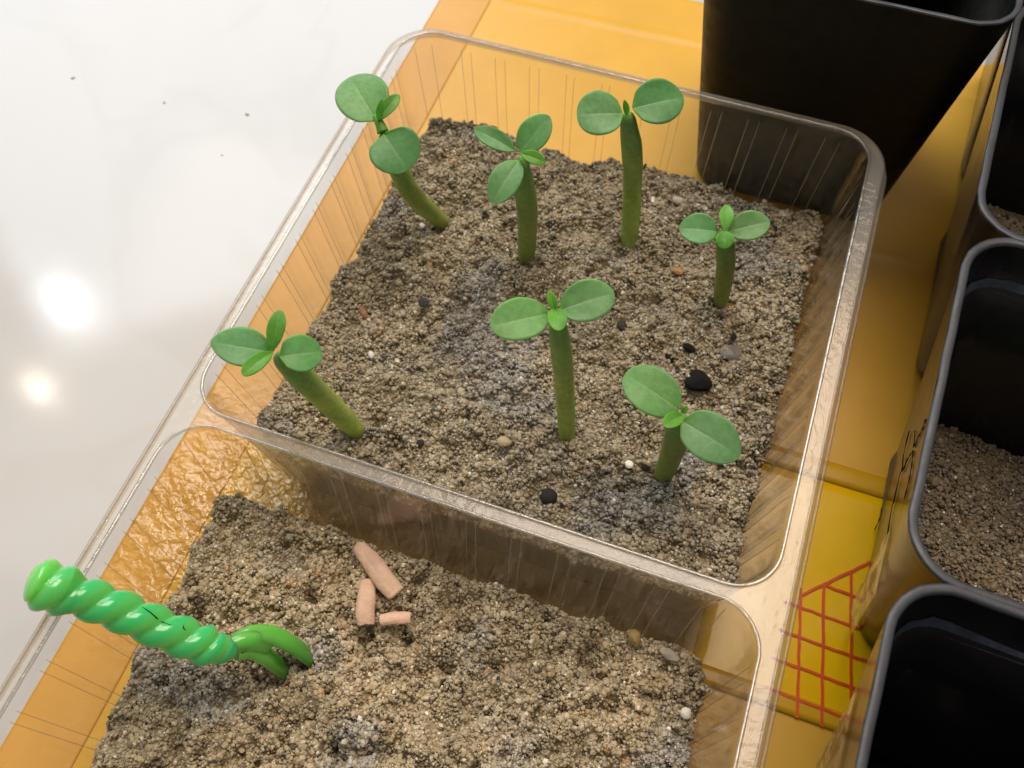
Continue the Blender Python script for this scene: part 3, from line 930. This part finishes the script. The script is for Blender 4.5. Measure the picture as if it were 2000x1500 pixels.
# ---------------------------------------------------------------- green twisted fork stuck in the near sand
fork = thing('cocktail_fork', 'translucent green plastic fork with twisted rope handle stuck in the near sand', 'fork', (32, -28, 20))
HP = [[.2, -33.9, 49.2], [2.81, -33.38, 47.6], [6.3, -32.82, 44.8], [10.45, -32.41, 41.5], [14.99, -32.27, 38.0], [19.66, -32.0, 34.5], [22.9, -31.6, 32.0], [25.2, -30.6, 30.0]]
path = smooth_path(HP, 150)
def hand_r(s, th):
    tw = -s * 2 * PI * 4.3
    ac = abs(math.cos(th - tw))
    lob = .80 + .34 * ac ** .75
    r = 2.8
    if s < .20:
        r = 3.45
        lob = .84 + .26 * ac ** .75
    elif s < .26:
        r = 3.45 + (2.75 - 3.45) * (s - .20) / .06
    if s < .09: r *= math.sqrt(max(.004, 1 - ((.09 - s) / .09) ** 2))
    if s > .82:
        k = (s - .82) / .18
        r = r * (1 - k) + 1.75 * k; lob = lob * (1 - k) + k
    return r * lob
v, f = sweep(path, hand_r, 40)
s = np.repeat(np.linspace(0, 1, 150), 40); th = np.tile(2 * PI * np.arange(40) / 40, 150)
k = (.5 + .5 * np.cos(2 * (th + s * 2 * PI * 4.3) + 1.1))[:, None]
col = np.array([.055, .60, .19]) * k + np.array([.20, .73, .21]) * (1 - k)  # yellowish highlights of the strands painted into the colour
tip_k = np.clip(1 - s / .25, 0, 1)[:, None]
col = col * (1 - tip_k * .6) + np.array([.30, .80, .14]) * tip_k * .6
obj('handle', v, f, MAT_FORK, fork, colors=col)
v, f = sweep(smooth_path([[24.4, -31.0, 30.1], [25.8, -29.7, 29.7], [27.3, -28.4, 28.6], [28.6, -27.9, 27.2], [29.2, -27.8, 26.4]], 24),
             lambda s, th: (1.85 + .35 * math.sin(PI * s)) * math.hypot(1.0 * math.cos(th), .62 * math.sin(th)) * (1 if s < .9 else 1 - (s - .9) * 4), 22, True, (1, -.4, .5))
obj('fork_head', v, f, MAT_FORK, fork, colors=np.tile([.16, .60, .09], (len(v), 1)))
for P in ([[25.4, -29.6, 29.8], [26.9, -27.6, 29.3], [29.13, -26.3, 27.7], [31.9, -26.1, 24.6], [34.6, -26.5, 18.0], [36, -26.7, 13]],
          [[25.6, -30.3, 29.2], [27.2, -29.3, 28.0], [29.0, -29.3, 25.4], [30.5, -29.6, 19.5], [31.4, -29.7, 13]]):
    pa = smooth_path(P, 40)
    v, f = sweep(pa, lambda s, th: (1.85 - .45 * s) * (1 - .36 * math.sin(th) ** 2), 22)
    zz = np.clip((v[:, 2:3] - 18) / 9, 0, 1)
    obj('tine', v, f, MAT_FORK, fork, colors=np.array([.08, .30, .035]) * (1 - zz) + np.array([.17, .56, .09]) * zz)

# dark hair-line marks on the twisted handle
def ray_surface(path, s, th, off):
    n = len(path); i = int(s * (n - 1))
    T = np.gradient(path, axis=0); T /= np.linalg.norm(T, axis=1)[:, None]
    U = np.cross(T[0], np.array([0, 0, 1.])); U /= np.linalg.norm(U)
    for q in range(i + 1):
        U = U - (U @ T[q]) * T[q]; U /= np.linalg.norm(U)
    W = np.cross(T[i], U)
    return path[i] + (hand_r(s, th) + off) * (math.cos(th) * U + math.sin(th) * W)
for st in ([(.50, -2.0), (.53, -1.85), (.56, -1.75), (.59, -1.75), (.62, -1.68)], [(.66, -1.9), (.67, -1.75), (.70, -1.75)]):
    pts = [ray_surface(path, a, b_, .03) for a, b_ in st]
    v, f = sweep(smooth_path(pts, 16), lambda s, th: .07 * (.5 + .9 * math.sin(PI * s)), 8)
    obj('ink_mark', v, f, MAT_INK, fork)

# ---------------------------------------------------------------- black square pots
def sq_ring(cx, cy, hx, hy, r, ax, nc=9, ne=10):
    P = rrect(-hx, hx, -hy, hy, r, nc, ne, ne)
    u = np.array([ax[0], ax[1]]); w = np.array([-ax[1], ax[0]])
    return np.array([cx, cy]) + P[:, :1] * u + P[:, 1:] * w

def pot_shell(ctr_top, half_top, ctr_bot, half_bot, zt, wall, ax, rc_t, rc_b, lipd=0, lipw=0):
    """one open pot: outer wall, rolled top edge, inner wall and floor"""
    rings = []
    def lerp(z):
        k = z / zt
        c = np.array(ctr_bot) * (1 - k) + np.array(ctr_top) * k
        h = np.array(half_bot) * (1 - k) + np.array(half_top) * k
        return c, h, rc_b * (1 - k) + rc_t * k
    def ring(z, off):
        c, h, r = lerp(z)
        P = sq_ring(c[0], c[1], h[0] + off, h[1] + off, max(1, r + off), ax)
        return [(x, y, z) for x, y in P]
    rings.append([(x, y, 0.6) for x, y, _ in ring(0.6, -1.4)])
    rings.append(ring(1.0, -.35))
    rings.append(ring(2.2, 0))
    zs = [zt * .25, zt * .5, zt * .75]
    for z in zs: rings.append(ring(z, 0))
    if lipd:
        rings.append(ring(zt - lipd - .3, 0)); rings.append(ring(zt - lipd, lipw))
    rings.append(ring(zt - .35, lipw)); rings.append(ring(zt, lipw - .3))
    return rings, ring

def build_pot(parent, name, args, mat, rim_mat, zt, wall, seed, jag=.12):
    rings, ring = pot_shell(*args)
    n = len(rings[0])
    outer = rings[:-1]
    V = [p for R_ in outer for p in R_]
    F = grid_faces(len(outer), n, True)
    F.append(tuple(range(n))[::-1])
    k0 = len(V)
    inn = [ring(z, -wall) for z in (zt - .5, zt - 8.6)] + [ring(zt - 9.0, -wall - .75)] + [ring(z, -wall - .8) for z in (zt * .6, zt * .25, 4.0)] + [ring(2.4, -wall - 2.0)]
    V += [p for R_ in inn for p in R_]
    F += [tuple(k0 + q for q in fc)[::-1] for fc in grid_faces(len(inn), n, True)]
    F.append(tuple(range(k0 + (len(inn) - 1) * n, k0 + len(inn) * n)))
    body = obj(name, V, F, mat, parent)
    # upper edge: a band with a slightly ragged outline, sheen painted in its colour
    rg = np.random.default_rng(seed)
    lw = args[10] if len(args) > 10 else 0
    prof = [ring(zt - .36, lw + .01), ring(zt - .05, lw - .05), ring(zt + .03, lw - .35), ring(zt + .03, -wall + .3), ring(zt - .1, -wall + .04), ring(zt - .55, -wall - .01)]
    V = np.array([p for R_ in prof for p in R_])
    j = (rg.random(n) - .5) * jag
    ctr = np.mean(V[:, :2], 0)
    d = V[:, :2] - ctr; d /= np.linalg.norm(d, axis=1)[:, None]
    for q in range(len(prof)):
        V[q * n:(q + 1) * n, :2] += d[q * n:(q + 1) * n] * j[:, None] * (1 if q < 3 else .5)
        V[q * n:(q + 1) * n, 2] += (rg.random(n) - .5) * jag * .5
    rim = obj('pot_rim', V, grid_faces(len(prof), n, True), rim_mat, parent)
    return body, rim

# single matt black pot behind the tray
p0 = thing('plant_pot', 'single matt black square pot standing behind the far right corner of the clear tray', 'plant pot', (89, 134, 0))
build_pot(p0, 'pot_body', ((88.3, 131.5), (28.2, 28.4), (89.3, 134.0), (22.0, 21.6), 66.0, 1.1, (1, 0), 8.0, 6.0, 0, 0), MAT_MATT_BLACK, MAT_RIM_BLACK, 66.0, 1.1, 5, .25)

# strip of four joined glossy pots along the right side
ROW_O = np.array([113.0, 4.9]); RU = np.array([.999, -.045]); RV = np.array([.045, .999])
ZR, PITCH = 58.8, 60.0
strip = thing('pot_strip', 'row of joined glossy black square pots along the right side of the tray', 'plant pots', (143, 35, 0))
WHICH = {-1: 'near empty pot', 0: 'pot with sand in it', 1: 'third pot from the viewer', 2: 'farthest pot, mostly hidden'}
cells = {}
for k in (-1, 0, 1, 2):
    c = ROW_O + RU * 30 + RV * (PITCH * (k + .5))
    cell = bpy.data.objects.new('pot', None)
    COL.objects.link(cell)
    cell.parent = strip
    cell.location = Vector((c[0] - 143, c[1] - 35, 0)) * MM
    cells[k] = cell
    dz = .0 if k % 2 == 0 else .07
    build_pot(cell, 'pot_body', (tuple(c), (30.35, 30.35), tuple(c + RU * 2.4), (22.2, 22.0), ZR + dz, 1.35, tuple(RU), 8.5, 6.0, 0, 0), MAT_GLOSS_BLACK, MAT_RIM_BLACK, ZR + dz, 1.35, 20 + k, .2)
    for ch in cell.children:
        ch['label'] = WHICH[k]

# bluish band on the near pots' ledges: pale residue, and painted sheen at the corner
MAT_RESIDUE_SHEEN = mat_simple('residue_and_sheen', (.075, .095, .14), .3, .6, .5, 900, .0004, .5)
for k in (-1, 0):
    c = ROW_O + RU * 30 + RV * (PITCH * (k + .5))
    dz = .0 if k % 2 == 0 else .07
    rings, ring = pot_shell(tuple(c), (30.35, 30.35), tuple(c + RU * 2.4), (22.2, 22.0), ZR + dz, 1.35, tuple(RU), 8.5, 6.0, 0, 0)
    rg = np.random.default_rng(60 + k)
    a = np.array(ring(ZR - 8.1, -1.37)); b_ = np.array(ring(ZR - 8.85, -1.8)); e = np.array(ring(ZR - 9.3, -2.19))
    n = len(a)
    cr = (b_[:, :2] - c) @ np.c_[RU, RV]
    corner_sheen = np.exp(-((cr[:, 0] + 28) ** 2 + (cr[:, 1] - 27) ** 2) / 90.0)
    a[:, 2] += corner_sheen * 2.0 * (.4 + rg.random(n)) + .25 * rg.random(n)
    e[:, 2] -= corner_sheen * 2.4 * rg.random(n) + .2 * rg.random(n)
    obj('residue_sheen', np.vstack([a, b_, e]), grid_faces(3, n, True), MAT_RESIDUE_SHEEN, cells[k])

# handwriting on the wall of the pot with sand in it
def wall_pt(s, fr, off=.10):
    z = ZR * (1 - fr)
    sc = s + (8.0 * fr) * (1 - 2 * s / PITCH)
    q = ROW_O + RV * sc + RU * (10.2 * fr - .35 - off)
    return np.array([q[0], q[1], z])
for i, st in enumerate(INK):
    pts = [wall_pt(a, b_) for a, b_ in st]
    v, f = sweep(smooth_path(pts, max(12, 4 * len(pts))), lambda s, th: .11 * (.8 + .3 * math.sin(23 * s)), 6)
    obj('ink_mark', v, f, MAT_INK, cells[0])

# crinkled clear film stuck to the outside of the two near pots
def film(cell, base, s0, s1, f0, f1, seed):
    ns, nf = 60, 44
    V = []
    for a in np.linspace(s0, s1, ns):
        for b_ in np.linspace(f0, f1, nf):
            e = min(1, (a - s0) / 3, (s1 - a) / 3, (b_ - f0) / .12, (f1 - b_) / .12)
            wr = float(vnoise(a / 3.2 + seed, b_ * 14, 6)) + .5 * float(vnoise(a / 1.3, b_ * 30 + seed, 8))
            q = wall_pt(a, b_, .25 + .9 * max(0, e) * wr)
            V.append(q + np.array([RV[0] * base, RV[1] * base, 0]))
    obj('clear_film', V, grid_faces(ns, nf), MAT_CLEAR, cells[cell])
film(-1, -PITCH, 18, 50, .30, .97, 3)
film(0, 0, 1.0, 13, .35, .97, 8)

# sand in the second and third pots, its colour scaled darker
for k, lab in ((0, 'dark sand in the joined black pot beside the tray, second from the viewer'), (1, 'dark sand deep in the third joined black pot')):
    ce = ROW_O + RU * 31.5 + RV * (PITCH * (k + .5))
    v, f, c = grain_block((ce[0] - 22.0, ce[0] + 21.5, ce[1] - 22.2, ce[1] + 22.2), height_pot, 12000 if k == 0 else 2500, .6, .30, 30 + k, 4.0, tint_scale=.55)
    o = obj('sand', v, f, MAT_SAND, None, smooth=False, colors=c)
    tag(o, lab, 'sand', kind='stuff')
# a seedling whose leaf just reaches into the picture
t = thing('seedling', 'half hidden seedling in the joined black pot at the right picture edge', 'seedling', (141, 15, 14))
stem(t, (141, 15, 14), (142, 14, 26), (143, 12, 38), 1.6)
leaf(t, (142.5, 12, 38.3), (135.3, 10.5, 38.0), (0, -.1, 1), 5.5, 'cot', .6, .5, 901)
leaf(t, (143.5, 12, 38.3), (151, 13, 39), (0, -.1, 1), 6, 'cot', .6, .5, 902)
